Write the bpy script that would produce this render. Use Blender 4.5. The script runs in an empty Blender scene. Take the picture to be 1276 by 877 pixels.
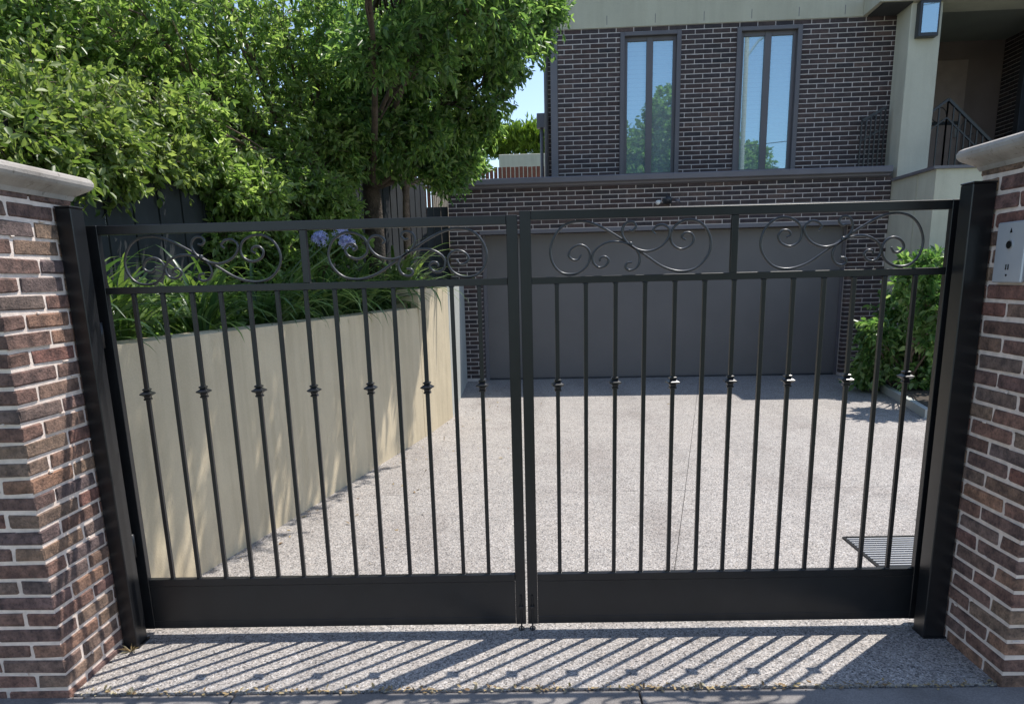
import bpy, math, random
import numpy as np
from mathutils import Vector, Matrix

SC = bpy.context.scene
COL = SC.collection
R = math.radians
rnd = random.Random(11)
rng = np.random.default_rng(5)

# ------------------------------------------------------------------ camera, sky, sun, exposure
FPX, CX, CY = 894.68, 643.47, 551.38            # focal length and principal point in photo pixels (1276 x 877)
CAM = np.array([1.7428, -2.7292, 1.48])
def cam_rot():
    y, p, r = R(-1.3351), R(12.8631), R(1.3918)
    f = np.array([math.sin(y)*math.cos(p), math.cos(y)*math.cos(p), -math.sin(p)])
    r0 = np.array([math.cos(y), -math.sin(y), 0.]); d0 = np.cross(f, r0)
    return np.array([math.cos(r)*r0+math.sin(r)*d0, -math.sin(r)*r0+math.cos(r)*d0, f])
RM = cam_rot()
cd = bpy.data.cameras.new('camera'); cam = bpy.data.objects.new('camera', cd); COL.objects.link(cam)
mw = Matrix.Identity(4)
for i in range(3):
    mw[i][0] = RM[0][i]; mw[i][1] = -RM[1][i]; mw[i][2] = -RM[2][i]; mw[i][3] = CAM[i]
cam.matrix_world = mw
cd.sensor_width = 36.0; cd.lens = FPX/1276*36
cd.shift_x = -(CX-638)/1276; cd.shift_y = (CY-438.5)/1276
cd.clip_start = 0.05; cd.clip_end = 3000
SC.camera = cam

SUN = Vector((.405, .35, 1.0)).normalized()     # towards the sun
w = bpy.data.worlds.new('World'); SC.world = w; w.use_nodes = True
nt = w.node_tree; nt.nodes.clear()
sky = nt.nodes.new('ShaderNodeTexSky'); sky.sky_type = 'NISHITA'; sky.sun_disc = False
sky.sun_elevation = math.asin(SUN.z); sky.sun_rotation = math.atan2(SUN.x, SUN.y)
sky.air_density = 1.0; sky.dust_density = 0.25; sky.ozone_density = 3.0
bg = nt.nodes.new('ShaderNodeBackground'); bg.inputs['Strength'].default_value = 0.15
wo = nt.nodes.new('ShaderNodeOutputWorld')
hs = nt.nodes.new('ShaderNodeHueSaturation'); hs.inputs['Saturation'].default_value = .88
nt.links.new(sky.outputs[0], hs.inputs['Color']); nt.links.new(hs.outputs[0], bg.inputs[0]); nt.links.new(bg.outputs[0], wo.inputs[0])
sd = bpy.data.lights.new('sun', 'SUN'); sd.energy = 4.2; sd.angle = R(.53); sd.color = (1, .95, .88)
so = bpy.data.objects.new('sun', sd); COL.objects.link(so)
so.rotation_euler = SUN.to_track_quat('Z', 'Y').to_euler()
SC.view_settings.view_transform = 'Standard'; SC.view_settings.look = 'None'
SC.view_settings.exposure = 0.52; SC.view_settings.gamma = 1.0

# ------------------------------------------------------------------ materials
def mat(name): 
    m = bpy.data.materials.new(name); m.use_nodes = True
    n = m.node_tree; b = n.nodes['Principled BSDF']
    return m, n, b
def N(n, t, **k):
    o = n.nodes.new(t)
    for a, v in k.items(): setattr(o, a, v)
    return o
def texco(n, kind='Object'): return N(n, 'ShaderNodeTexCoord').outputs[kind]
def noise(n, vec, scale, detail=4, rough=.55):
    o = N(n, 'ShaderNodeTexNoise'); o.inputs['Scale'].default_value = scale; o.inputs['Detail'].default_value = detail
    o.inputs['Roughness'].default_value = rough; n.links.new(vec, o.inputs['Vector']); return o
def ramp(n, fac, stops):
    o = N(n, 'ShaderNodeValToRGB'); e = o.color_ramp.elements
    while len(e) < len(stops): e.new(.5)
    for i, (p, c) in enumerate(stops): e[i].position = p; e[i].color = (*c, 1)
    n.links.new(fac, o.inputs[0]); return o.outputs[0]
def mixc(n, fac, a, b, mode='MIX'):
    o = N(n, 'ShaderNodeMix', data_type='RGBA', blend_type=mode)
    for s, v in ((0, fac), (6, a), (7, b)):
        if isinstance(v, (int, float)): o.inputs[s].default_value = v
        elif isinstance(v, tuple): o.inputs[s].default_value = (*v, 1)
        else: n.links.new(v, o.inputs[s])
    return o.outputs[2]
def bump(n, b, h, strength=.3, dist=.01):
    o = N(n, 'ShaderNodeBump'); o.inputs['Strength'].default_value = strength; o.inputs['Distance'].default_value = dist
    n.links.new(h, o.inputs['Height']); n.links.new(o.outputs[0], b.inputs['Normal'])
def rand_id(n):
    """random value per object and per island"""
    a = N(n, 'ShaderNodeObjectInfo').outputs['Random']; g = N(n, 'ShaderNodeNewGeometry').outputs['Random Per Island']
    m = N(n, 'ShaderNodeMath', operation='ADD'); n.links.new(a, m.inputs[0]); n.links.new(g, m.inputs[1])
    f = N(n, 'ShaderNodeMath', operation='FRACT'); n.links.new(m.outputs[0], f.inputs[0]); return f.outputs[0]
def world_pos(n): return N(n, 'ShaderNodeNewGeometry').outputs['Position']

def plain(name, col, rough=.6, var=.12, scale=6, bs=.15, bd=.003, metallic=0, spec=.5, fine=60):
    m, n, b = mat(name)
    p = world_pos(n); n1 = noise(n, p, scale, 5); n2 = noise(n, p, fine, 3)
    lo = tuple(c*(1-var) for c in col); hi = tuple(min(1, c*(1+var)) for c in col)
    c = ramp(n, n1.outputs[0], [(.3, lo), (.7, hi)])
    n.links.new(c, b.inputs['Base Color'])
    b.inputs['Roughness'].default_value = rough; b.inputs['Metallic'].default_value = metallic
    b.inputs['Specular IOR Level'].default_value = spec
    bump(n, b, n2.outputs[0], bs, bd)
    return m

def brick_mat(name, cols, rough=.85, relief=.6, mottle=.35, scale=1.0):
    m, n, b = mat(name)
    r = rand_id(n)
    st = [((i+.5)/len(cols), c) for i, c in enumerate(cols)]
    base = ramp(n, r, st)
    p = world_pos(n)
    off = N(n, 'ShaderNodeVectorMath', operation='ADD'); n.links.new(p, off.inputs[0])
    sc = N(n, 'ShaderNodeMath', operation='MULTIPLY'); n.links.new(r, sc.inputs[0]); sc.inputs[1].default_value = 37
    n.links.new(sc.outputs[0], off.inputs[1])
    n1 = noise(n, off.outputs[0], 22*scale, 5, .65)
    n2 = noise(n, off.outputs[0], 110*scale, 4, .7)
    dark = mixc(n, mottle, base, ramp(n, n1.outputs[0], [(.35, (.25, .25, .27)), (.62, (1.25, 1.2, 1.15))]), 'MULTIPLY')
    d2 = mixc(n, .5, dark, ramp(n, n2.outputs[0], [(.36, (.22, .22, .24)), (.46, (.95, .95, .95)), (.75, (1.45, 1.38, 1.3))]), 'MULTIPLY')
    n.links.new(d2, b.inputs['Base Color'])
    wn = noise(n, p, .9, 4); d2 = mixc(n, .8, d2, ramp(n, wn.outputs[0], [(.32, (.74, .74, .76)), (.5, (1, 1, 1)), (.7, (1.18, 1.14, 1.10))]), 'MULTIPLY'); n.links.new(d2, b.inputs['Base Color'])
    b.inputs['Roughness'].default_value = rough
    ad = N(n, 'ShaderNodeMath', operation='MULTIPLY_ADD'); n.links.new(n1.outputs[0], ad.inputs[0]); ad.inputs[1].default_value = 1.2
    n.links.new(n2.outputs[0], ad.inputs[2])
    bump(n, b, ad.outputs[0], relief, .006)
    return m

def leaf_mat(name, cols, trans=.35, rough=.45):
    m, n, b = mat(name)
    r = rand_id(n)
    p = world_pos(n); big = noise(n, p, 1.7, 3)
    mixr = N(n, 'ShaderNodeMath', operation='MULTIPLY_ADD'); n.links.new(big.outputs[0], mixr.inputs[0]); mixr.inputs[1].default_value = .9
    rr = N(n, 'ShaderNodeMath', operation='MULTIPLY_ADD'); n.links.new(r, rr.inputs[0]); rr.inputs[1].default_value = .8; rr.inputs[2].default_value = -.35
    n.links.new(rr.outputs[0], mixr.inputs[2])
    c = ramp(n, mixr.outputs[0], [(i/(len(cols)-1), x) for i, x in enumerate(cols)])
    n.links.new(c, b.inputs['Base Color']); b.inputs['Roughness'].default_value = rough
    b.inputs['Specular IOR Level'].default_value = .55
    t = N(n, 'ShaderNodeBsdfTranslucent')
    tc = mixc(n, 1.0, c, (1.6, 1.75, 1.0), 'MULTIPLY'); n.links.new(tc, t.inputs[0])
    mx = N(n, 'ShaderNodeMixShader'); mx.inputs[0].default_value = trans
    n.links.new(b.outputs[0], mx.inputs[1]); n.links.new(t.outputs[0], mx.inputs[2])
    n.links.new(mx.outputs[0], n.nodes['Material Output'].inputs[0])
    return m

M = {}
M['pillar_brick'] = brick_mat('pillar_brick', [(.215, .130, .104), (.27, .152, .118), (.18, .118, .105), (.34, .195, .13), (.20, .148, .125), (.25, .118, .092), (.165, .122, .12), (.30, .205, .14), (.19, .112, .088)], relief=1.0, mottle=.75)
M['pillar_mortar'] = plain('pillar_mortar', (.80, .67, .58), .95, .15, 30, .5, .004, fine=160)
M['house_brick'] = brick_mat('house_brick', [(.062, .048, .050), (.092, .064, .062), (.042, .038, .044), (.125, .085, .075), (.052, .042, .050), (.080, .062, .064), (.068, .044, .042)], relief=.4, mottle=.4, scale=.7)
M['house_mortar'] = plain('house_mortar', (.58, .52, .49), .95, .12, 12, .4, .004, fine=120)
def cap_mat():
    m, n, b = mat('cap'); p = world_pos(n)
    a = noise(n, p, 6, 6, .65); sp = noise(n, p, 42, 4, .6); f = noise(n, p, 170, 3, .7)
    c = ramp(n, a.outputs[0], [(.3, (.27, .24, .21)), (.5, (.38, .345, .31)), (.7, (.45, .41, .37))])
    c = mixc(n, .7, c, ramp(n, sp.outputs[0], [(.30, (.45, .44, .40)), (.40, (1, 1, 1)), (.68, (1, 1, 1)), (.76, (1.3, 1.3, 1.2))]), 'MULTIPLY')
    n.links.new(c, b.inputs['Base Color']); b.inputs['Roughness'].default_value = .88; bump(n, b, f.outputs[0], .45, .003); return m
M['cap'] = cap_mat()
M['black_metal'] = plain('black_metal', (.010, .0105, .012), .34, .2, 14, .08, .001, spec=.6, fine=200)
M['scroll_metal'] = plain('scroll_metal', (.05, .05, .052), .36, .2, 30, .15, .001, metallic=.2, spec=.7, fine=200)
M['grey_trim'] = plain('grey_trim', (.16, .15, .165), .5, .08, 4, .05, .001)
M['window_frame'] = plain('window_frame', (.13, .12, .13), .45, .08, 4, .05, .001)
M['garage_door'] = plain('garage_door', (.155, .142, .140), .42, .06, 2, .12, .002, fine=90)
def render_mat(name, col, streak=.35):
    m, n, b = mat(name); p = world_pos(n)
    a = noise(n, p, 1.6, 5, .6)
    mp = N(n, 'ShaderNodeMapping'); mp.inputs['Scale'].default_value = (9, 9, .7); n.links.new(p, mp.inputs[0])
    st = noise(n, mp.outputs[0], 1.0, 4, .6); tr = noise(n, p, 7, 4, .6); f = noise(n, p, 130, 3, .7)
    c = ramp(n, a.outputs[0], [(.3, tuple(x*.88 for x in col)), (.7, tuple(x*1.06 for x in col))])
    c = mixc(n, streak, c, ramp(n, st.outputs[0], [(.38, (.62, .60, .55)), (.55, (1, 1, 1))]), 'MULTIPLY')
    c = mixc(n, .35, c, ramp(n, f.outputs[0], [(.35, (.8, .8, .8)), (.6, (1.05, 1.05, 1.05))]), 'MULTIPLY')
    n.links.new(c, b.inputs['Base Color']); b.inputs['Roughness'].default_value = .88
    ad = N(n, 'ShaderNodeMath', operation='MULTIPLY_ADD'); n.links.new(tr.outputs[0], ad.inputs[0]); ad.inputs[1].default_value = 2.5; n.links.new(f.outputs[0], ad.inputs[2])
    bump(n, b, ad.outputs[0], .45, .004); return m
M['cream'] = render_mat('cream', (.54, .51, .395), .15)
M['cream_pale'] = render_mat('cream_pale', (.60, .57, .455), .15)
M['wall_cream'] = render_mat('wall_cream', (.63, .53, .365), .3)
M['wall_grey'] = plain('wall_grey', (.42, .43, .40), .85, .08, 1.3, .35, .003, fine=110)
M['fence_dark'] = plain('fence_dark', (.020, .024, .028), .75, .3, 5, .3, .002, fine=40)
M['timber_grey'] = plain('timber_grey', (.30, .27, .225), .85, .25, 9, .5, .004, fine=50)
M['timber_red'] = plain('timber_red', (.16, .055, .035), .8, .25, 9, .4, .004, fine=50)
M['bark'] = plain('bark', (.16, .115, .085), .95, .4, 12, 1.0, .02, fine=40)
M['bark_dark'] = plain('bark_dark', (.075, .058, .045), .95, .4, 12, 1.0, .02, fine=40)
M['soil'] = plain('soil', (.055, .042, .03), .95, .35, 12, .9, .02, fine=50)
M['lens_black'] = plain('lens_black', (.01, .01, .012), .15, .1)
M['white_plastic'] = plain('white_plastic', (.8, .8, .78), .4, .03)
M['steel'] = plain('steel', (.55, .57, .60), .38, .06, 8, .05, .001, metallic=.35)
M['zinc'] = plain('zinc', (.6, .6, .6), .35, .06, metallic=.7)
M['blind'] = plain('blind', (.80, .83, .82), .7, .04)
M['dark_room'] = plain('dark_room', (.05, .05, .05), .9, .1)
M['porch_wall'] = plain('porch_wall', (.27, .20, .18), .85, .12, 2, .3, .003)
M['porch_ceiling'] = plain('porch_ceiling', (.30, .31, .25), .85, .08, 2, .2, .003)
M['door_tan'] = plain('door_tan', (.42, .31, .27), .5, .1)
M['door_dark'] = plain('door_dark', (.03, .033, .04), .4, .15)
M['leaf_bright'] = leaf_mat('leaf_bright', [(.065, .12, .03), (.14, .20, .055), (.25, .31, .10), (.40, .46, .19)], .42)
M['leaf_mid'] = leaf_mat('leaf_mid', [(.08, .14, .045), (.14, .215, .065), (.23, .32, .105), (.40, .47, .21)], .54, .36)
M['leaf_deep'] = leaf_mat('leaf_deep', [(.055, .115, .045), (.10, .18, .065), (.17, .265, .09), (.35, .46, .17)], .56, .36)
M['strap_leaf'] = leaf_mat('strap_leaf', [(.035, .08, .028), (.06, .12, .038), (.11, .18, .05), (.22, .30, .09)], .32, .33)
M['shrub_leaf'] = leaf_mat('shrub_leaf', [(.045, .11, .038), (.09, .18, .055), (.19, .30, .10), (.40, .50, .24)], .48, .35)
M['hedge_leaf'] = leaf_mat('hedge_leaf', [(.07, .13, .02), (.12, .2, .03), (.2, .3, .04), (.26, .36, .05)], .35)
M['litter'] = leaf_mat('litter', [(.28, .18, .08), (.42, .32, .16), (.2, .12, .06), (.5, .45, .3)], .1, .8)
M['flower_blue'] = leaf_mat('flower_blue', [(.28, .30, .62), (.36, .38, .72), (.48, .5, .8), (.6, .62, .85)], .3, .6)

def glass_pane():
    m, n, b = mat('window_glass')
    g = N(n, 'ShaderNodeBsdfGlossy'); g.inputs['Roughness'].default_value = .012; g.inputs['Color'].default_value = (.62, .86, 1, 1)
    t = N(n, 'ShaderNodeBsdfTransparent'); t.inputs[0].default_value = (.75, .85, .85, 1)
    nn = noise(n, world_pos(n), 2.2, 2); bp = N(n, 'ShaderNodeBump'); bp.inputs['Strength'].default_value = .012; bp.inputs['Distance'].default_value = .004
    n.links.new(nn.outputs[0], bp.inputs['Height']); n.links.new(bp.outputs[0], g.inputs['Normal'])
    x = N(n, 'ShaderNodeMixShader'); x.inputs[0].default_value = .48
    n.links.new(g.outputs[0], x.inputs[1]); n.links.new(t.outputs[0], x.inputs[2])
    df = N(n, 'ShaderNodeBsdfDiffuse'); df.inputs[0].default_value = (.62, .72, .72, 1)
    y = N(n, 'ShaderNodeMixShader'); y.inputs[0].default_value = .26
    n.links.new(x.outputs[0], y.inputs[1]); n.links.new(df.outputs[0], y.inputs[2])
    n.links.new(y.outputs[0], n.nodes['Material Output'].inputs[0]); return m
M['glass'] = glass_pane()

def aggregate():
    m, n, b = mat('exposed_aggregate')
    p = world_pos(n)
    v = N(n, 'ShaderNodeTexVoronoi'); v.inputs['Scale'].default_value = 160; n.links.new(p, v.inputs['Vector'])
    v2 = N(n, 'ShaderNodeTexVoronoi'); v2.inputs['Scale'].default_value = 230; n.links.new(p, v2.inputs['Vector'])
    sx = N(n, 'ShaderNodeSeparateColor'); n.links.new(v.outputs['Color'], sx.inputs[0])
    sy = N(n, 'ShaderNodeSeparateColor'); n.links.new(v2.outputs['Color'], sy.inputs[0])
    c1 = ramp(n, sx.outputs[0], [(0, (.09, .085, .085)), (.16, (.225, .21, .20)), (.35, (.35, .33, .315)), (.6, (.415, .395, .375)), (.8, (.47, .42, .375)), (1, (.62, .60, .58))])
    c2 = ramp(n, sy.outputs[1], [(0, (.55, .55, .55)), (.5, (1, 1, 1)), (1, (1.25, 1.22, 1.2))])
    c = mixc(n, .6, c1, c2, 'MULTIPLY')
    big = noise(n, p, 1.1, 5, .6); c = mixc(n, .7, c, ramp(n, big.outputs[0], [(.32, (.80, .77, .76)), (.5, (1, 1, 1)), (.72, (1.07, 1.05, 1.03))]), 'MULTIPLY')
    mp = N(n, 'ShaderNodeMapping'); mp.inputs['Scale'].default_value = (2.6, .22, 1); n.links.new(p, mp.inputs[0]); ty = noise(n, mp.outputs[0], 1.0, 3)
    c = mixc(n, .5, c, ramp(n, ty.outputs[0], [(.36, (.78, .77, .77)), (.5, (1, 1, 1))]), 'MULTIPLY')
    oil = noise(n, p, 5.5, 2, .4); c = mixc(n, .6, c, ramp(n, oil.outputs[0], [(.235, (.55, .54, .54)), (.27, (1, 1, 1))]), 'MULTIPLY')
    med = noise(n, p, 9, 4); c = mixc(n, .4, c, ramp(n, med.outputs[0], [(.35, (.8, .8, .8)), (.6, (1.05, 1.05, 1.05))]), 'MULTIPLY')
    ve = N(n, 'ShaderNodeTexVoronoi', feature='DISTANCE_TO_EDGE'); ve.inputs['Scale'].default_value = 160; n.links.new(p, ve.inputs['Vector'])
    c = mixc(n, .8, c, ramp(n, ve.outputs['Distance'], [(0, (.50, .48, .46)), (.12, (1, 1, 1))]), 'MULTIPLY')
    n.links.new(c, b.inputs['Base Color']); b.inputs['Roughness'].default_value = .75
    bump(n, b, ve.outputs['Distance'], .7, .004); return m
M['aggregate'] = aggregate()
def paving():
    m, n, b = mat('footpath_concrete'); p = world_pos(n)
    a = noise(n, p, 3, 6, .6); f = noise(n, p, 170, 3, .7)
    c = mixc(n, .6, ramp(n, a.outputs[0], [(.3, (.17, .155, .145)), (.7, (.27, .25, .235))]), ramp(n, f.outputs[0], [(.35, (.6, .6, .6)), (.65, (1.2, 1.2, 1.2))]), 'MULTIPLY')
    n.links.new(c, b.inputs['Base Color']); b.inputs['Roughness'].default_value = .9; bump(n, b, f.outputs[0], .5, .003); return m
M['footpath'] = paving()
def asphalt():
    m, n, b = mat('asphalt'); p = world_pos(n); f = noise(n, p, 60, 3, .7)
    n.links.new(ramp(n, f.outputs[0], [(.35, (.035, .035, .037)), (.65, (.07, .07, .07))]), b.inputs['Base Color']); b.inputs['Roughness'].default_value = .9; return m
M['asphalt'] = asphalt()
def lawn():
    m, n, b = mat('lawn'); p = world_pos(n); f = noise(n, p, 30, 5, .7)
    n.links.new(ramp(n, f.outputs[0], [(.35, (.04, .07, .02)), (.65, (.09, .13, .035))]), b.inputs['Base Color']); b.inputs['Roughness'].default_value = .95; bump(n, b, f.outputs[0], .6, .02); return m
M['lawn'] = lawn()

# ------------------------------------------------------------------ mesh helpers
class MB:
    def __init__(s): s.v = []; s.f = []
    def add(s, v, f):
        o = len(s.v); s.v += [tuple(x) for x in v]; s.f += [tuple(i+o for i in q) for q in f]; return s
    def box(s, x0, x1, y0, y1, z0, z1, ch=0):
        if ch <= 0:
            return s.add([(x0,y0,z0),(x1,y0,z0),(x1,y1,z0),(x0,y1,z0),(x0,y0,z1),(x1,y0,z1),(x1,y1,z1),(x0,y1,z1)],
                         [(0,3,2,1),(4,5,6,7),(0,1,5,4),(1,2,6,5),(2,3,7,6),(3,0,4,7)])
        v, f = chamfer(x1-x0, y1-y0, z1-z0, ch); cx, cy, cz = (x0+x1)/2, (y0+y1)/2, (z0+z1)/2
        return s.add([(a+cx, b+cy, c+cz) for a, b, c in v], f)
    def prism(s, poly, z0, z1):
        n = len(poly)
        return s.add([(x, y, z0) for x, y in poly]+[(x, y, z1) for x, y in poly],
                     [tuple(range(n-1, -1, -1)), tuple(range(n, 2*n))]+[(i, (i+1) % n, n+(i+1) % n, n+i) for i in range(n)])
    def tube(s, pts, rad, n=6, flat=1.0):
        pts = [Vector(p) for p in pts]; k = len(pts)
        rad = [rad]*k if isinstance(rad, (int, float)) else rad
        up = Vector((0, 1, 0)); v = []
        t0 = (pts[1]-pts[0]).normalized()
        if abs(t0.dot(up)) > .9: up = Vector((1, 0, 0))
        for i in range(k):
            t = (pts[min(i+1, k-1)]-pts[max(i-1, 0)]).normalized()
            a = (up-t*up.dot(t)).normalized(); b = t.cross(a); up = a
            for j in range(n):
                q = 2*math.pi*(j+.5)/n; v.append(pts[i]+(a*math.cos(q)*flat+b*math.sin(q))*rad[i])
        f = [(i*n+j, i*n+(j+1) % n, (i+1)*n+(j+1) % n, (i+1)*n+j) for i in range(k-1) for j in range(n)]
        f += [tuple(range(n-1, -1, -1)), tuple((k-1)*n+j for j in range(n))]
        return s.add(v, f)
    def bar(s, p, q, w, h=None):
        """rectangular bar from p to q, w across, h along world Y"""
        p, q = Vector(p), Vector(q); h = h or w; t = (q-p).normalized(); y = Vector((0, 1, 0))
        if abs(t.dot(y)) > .99: y = Vector((0, 0, 1))
        a = (y-t*y.dot(t)).normalized(); b = t.cross(a)
        v = [c+a*sa*h/2+b*sb*w/2 for c in (p, q) for sa, sb in ((-1,-1),(1,-1),(1,1),(-1,1))]
        return s.add(v, [(0,1,2,3),(7,6,5,4),(0,4,5,1),(1,5,6,2),(2,6,7,3),(3,7,4,0)])
    def lathe(s, prof, c=(0, 0, 0), n=8, ph=0):
        v = []; k = len(prof)
        for r, z in prof:
            for j in range(n): q = 2*math.pi*(j+ph)/n; v.append((c[0]+r*math.cos(q), c[1]+r*math.sin(q), c[2]+z))
        f = [(i*n+j, i*n+(j+1) % n, (i+1)*n+(j+1) % n, (i+1)*n+j) for i in range(k-1) for j in range(n)]
        f += [tuple(range(n-1, -1, -1)), tuple((k-1)*n+j for j in range(n))]
        return s.add(v, f)
    def mesh(s, name, m, smooth=False):
        me = bpy.data.meshes.new(name); me.from_pydata(s.v, [], s.f)
        if m: me.materials.append(M[m])
        if smooth: me.polygons.foreach_set('use_smooth', [True]*len(me.polygons))
        me.update(); return me
    def build(s, name, m, parent=None, kind=None, smooth=False, label=None):
        return link(name, s.mesh(name, m, smooth), parent, kind, label)

def link(name, me, parent=None, kind=None, label=None, loc=None):
    o = bpy.data.objects.new(name, me); COL.objects.link(o)
    if parent: o.parent = parent
    if kind: o['kind'] = kind
    if label: o['label'] = label
    if loc: o.location = loc
    return o
def tag(o, label, cat, group=None):
    o['label'] = label; o['category'] = cat
    if group: o['group'] = group
    return o
def thing(name, label, cat, loc=(0, 0, 0), rz=0, group=None):
    o = bpy.data.objects.new(name, None); COL.objects.link(o); o.location = loc; o.rotation_euler = (0, 0, rz)
    o.empty_display_size = .1
    return tag(o, label, cat, group)
def copy_tree(o, parent=None):
    c = o.copy(); COL.objects.link(c); c.parent = parent
    for ch in [x for x in COL.objects if x.parent == o]: copy_tree(ch, c)
    return c

def chamfer(lx, ly, lz, ch, jit=0, rn=None):
    """chamfered box, 44 triangles; jit roughens the arrises"""
    v = []; idx = {}
    for sx in (-1, 1):
        for sy in (-1, 1):
            for sz in (-1, 1):
                for ax in range(3):
                    p = [sx*lx/2, sy*ly/2, sz*lz/2]
                    for k in range(3):
                        if k != ax: p[k] -= (sx, sy, sz)[k]*ch*(1+(rn.uniform(-.5, 1.2) if rn else 0))
                    if rn: p = [a+rn.uniform(-jit, jit) for a in p]
                    idx[(sx, sy, sz, ax)] = len(v); v.append(tuple(p))
    f = []
    for ax in range(3):
        o1, o2 = (ax+1) % 3, (ax+2) % 3
        for s in (-1, 1):
            q = []
            for a, b in ((-1,-1),(1,-1),(1,1),(-1,1)):
                k = [0]*3; k[ax] = s; k[o1] = a; k[o2] = b; q.append(idx[(*k, ax)])
            f.append(tuple(q if s > 0 else q[::-1]))
        # edges parallel to axis ax
        for a in (-1, 1):
            for b in (-1, 1):
                lo = [0]*3; lo[ax] = -1; lo[o1] = a; lo[o2] = b
                hi = lo[:]; hi[ax] = 1
                q = (idx[(*lo, o1)], idx[(*hi, o1)], idx[(*hi, o2)], idx[(*lo, o2)])
                f.append(q if a*b < 0 else q[::-1])
    for sx in (-1, 1):
        for sy in (-1, 1):
            for sz in (-1, 1):
                q = tuple(idx[(sx, sy, sz, a)] for a in range(3)); f.append(q if sx*sy*sz > 0 else q[::-1])
    return v, f

_bc = {}
def brick_mesh(kind, l, d, h, m, nvar=7, ch=.0025, jit=.0011):
    """one of a few shared brick meshes of this size"""
    k = (kind, round(l, 3), round(d, 3), round(h, 3)); L = _bc.setdefault(k, [])
    if len(L) < nvar:
        rn = random.Random(hash((round(l*1000), len(L), 7)) & 0xffff)
        v, f = chamfer(l, d, h, ch, jit, rn); b = MB(); b.add(v, f); L.append(b.mesh('brick', m)); return L[-1]
    return rnd.choice(L)

def ray(px, py): return RM.T @ np.array([(px-CX)/FPX, (py-CY)/FPX, 1.])
def at(px, py, Y):
    """survey helper: the point at depth Y that the photograph shows at (px, py)"""
    v = ray(px, py); return Vector(CAM+v*((Y-CAM[1])/v[1]))

# ------------------------------------------------------------------ ground and paving
def sheet(name, x0, x1, y0, y1, z, m, th=.0, kind='structure'):
    b = MB(); b.box(x0, x1, y0, y1, z-max(th, .02), z); o = b.build(name, m); o['kind'] = kind; return o
sheet('ground', -900, 900, -900, 900, -.17, 'lawn', .05)
dw = thing('driveway', 'pale exposed aggregate driveway', 'driveway'); del dw['category']; del dw['label']; dw['kind'] = 'structure'
JX, JY = 2.93, 2.148                                 # saw cuts
G = .0018
def slab(poly):
    MB().prism(poly, -.12, 0).build('slab', 'aggregate', dw)
slab([(-.6, -.338), (8.5, -.338), (8.5, .30-G), (-.6, .30-G)])
slab([(-.6, .30+G), (2.35-G, .30+G), (2.81-G, JY-G), (-.6, JY-G)])
slab([(2.35+G, .30+G), (8.5, .30+G), (8.5, JY-G), (2.81+G, JY-G)])
slab([(-.6, JY+G), (2.81-G, JY+G), (4.28-G, 8.1), (-.6, 8.1)])
slab([(2.81+G, JY+G), (8.5, JY+G), (8.5, 8.1), (4.28+G, 8.1)])
MB().box(-.6, 8.5, -.338, 8.1, -.16, -.121).build('bedding', 'soil', dw)
fp = thing('footpath', '', ''); del fp['category']; del fp['label']; fp['kind'] = 'structure'
for i in range(-6, 8):
    MB().box(i*1.5+.62, i*1.5+2.112, -2.05, -.352, -.12, -.004, .004).build('slab', 'footpath', fp)
MB().box(-9, 12, -2.06, -.345, -.16, -.121).build('bedding', 'soil', fp)
sheet('verge', -60, 60, -3.6, -2.07, -.03, 'lawn', .1)
kerb = MB(); kerb.box(-60, 60, -3.78, -3.61, -.16, -.02, .01); kerb.build('kerb', 'footpath')['kind'] = 'structure'
sheet('road', -60, 60, -11.5, -3.79, -.14, 'asphalt', .02)

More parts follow.
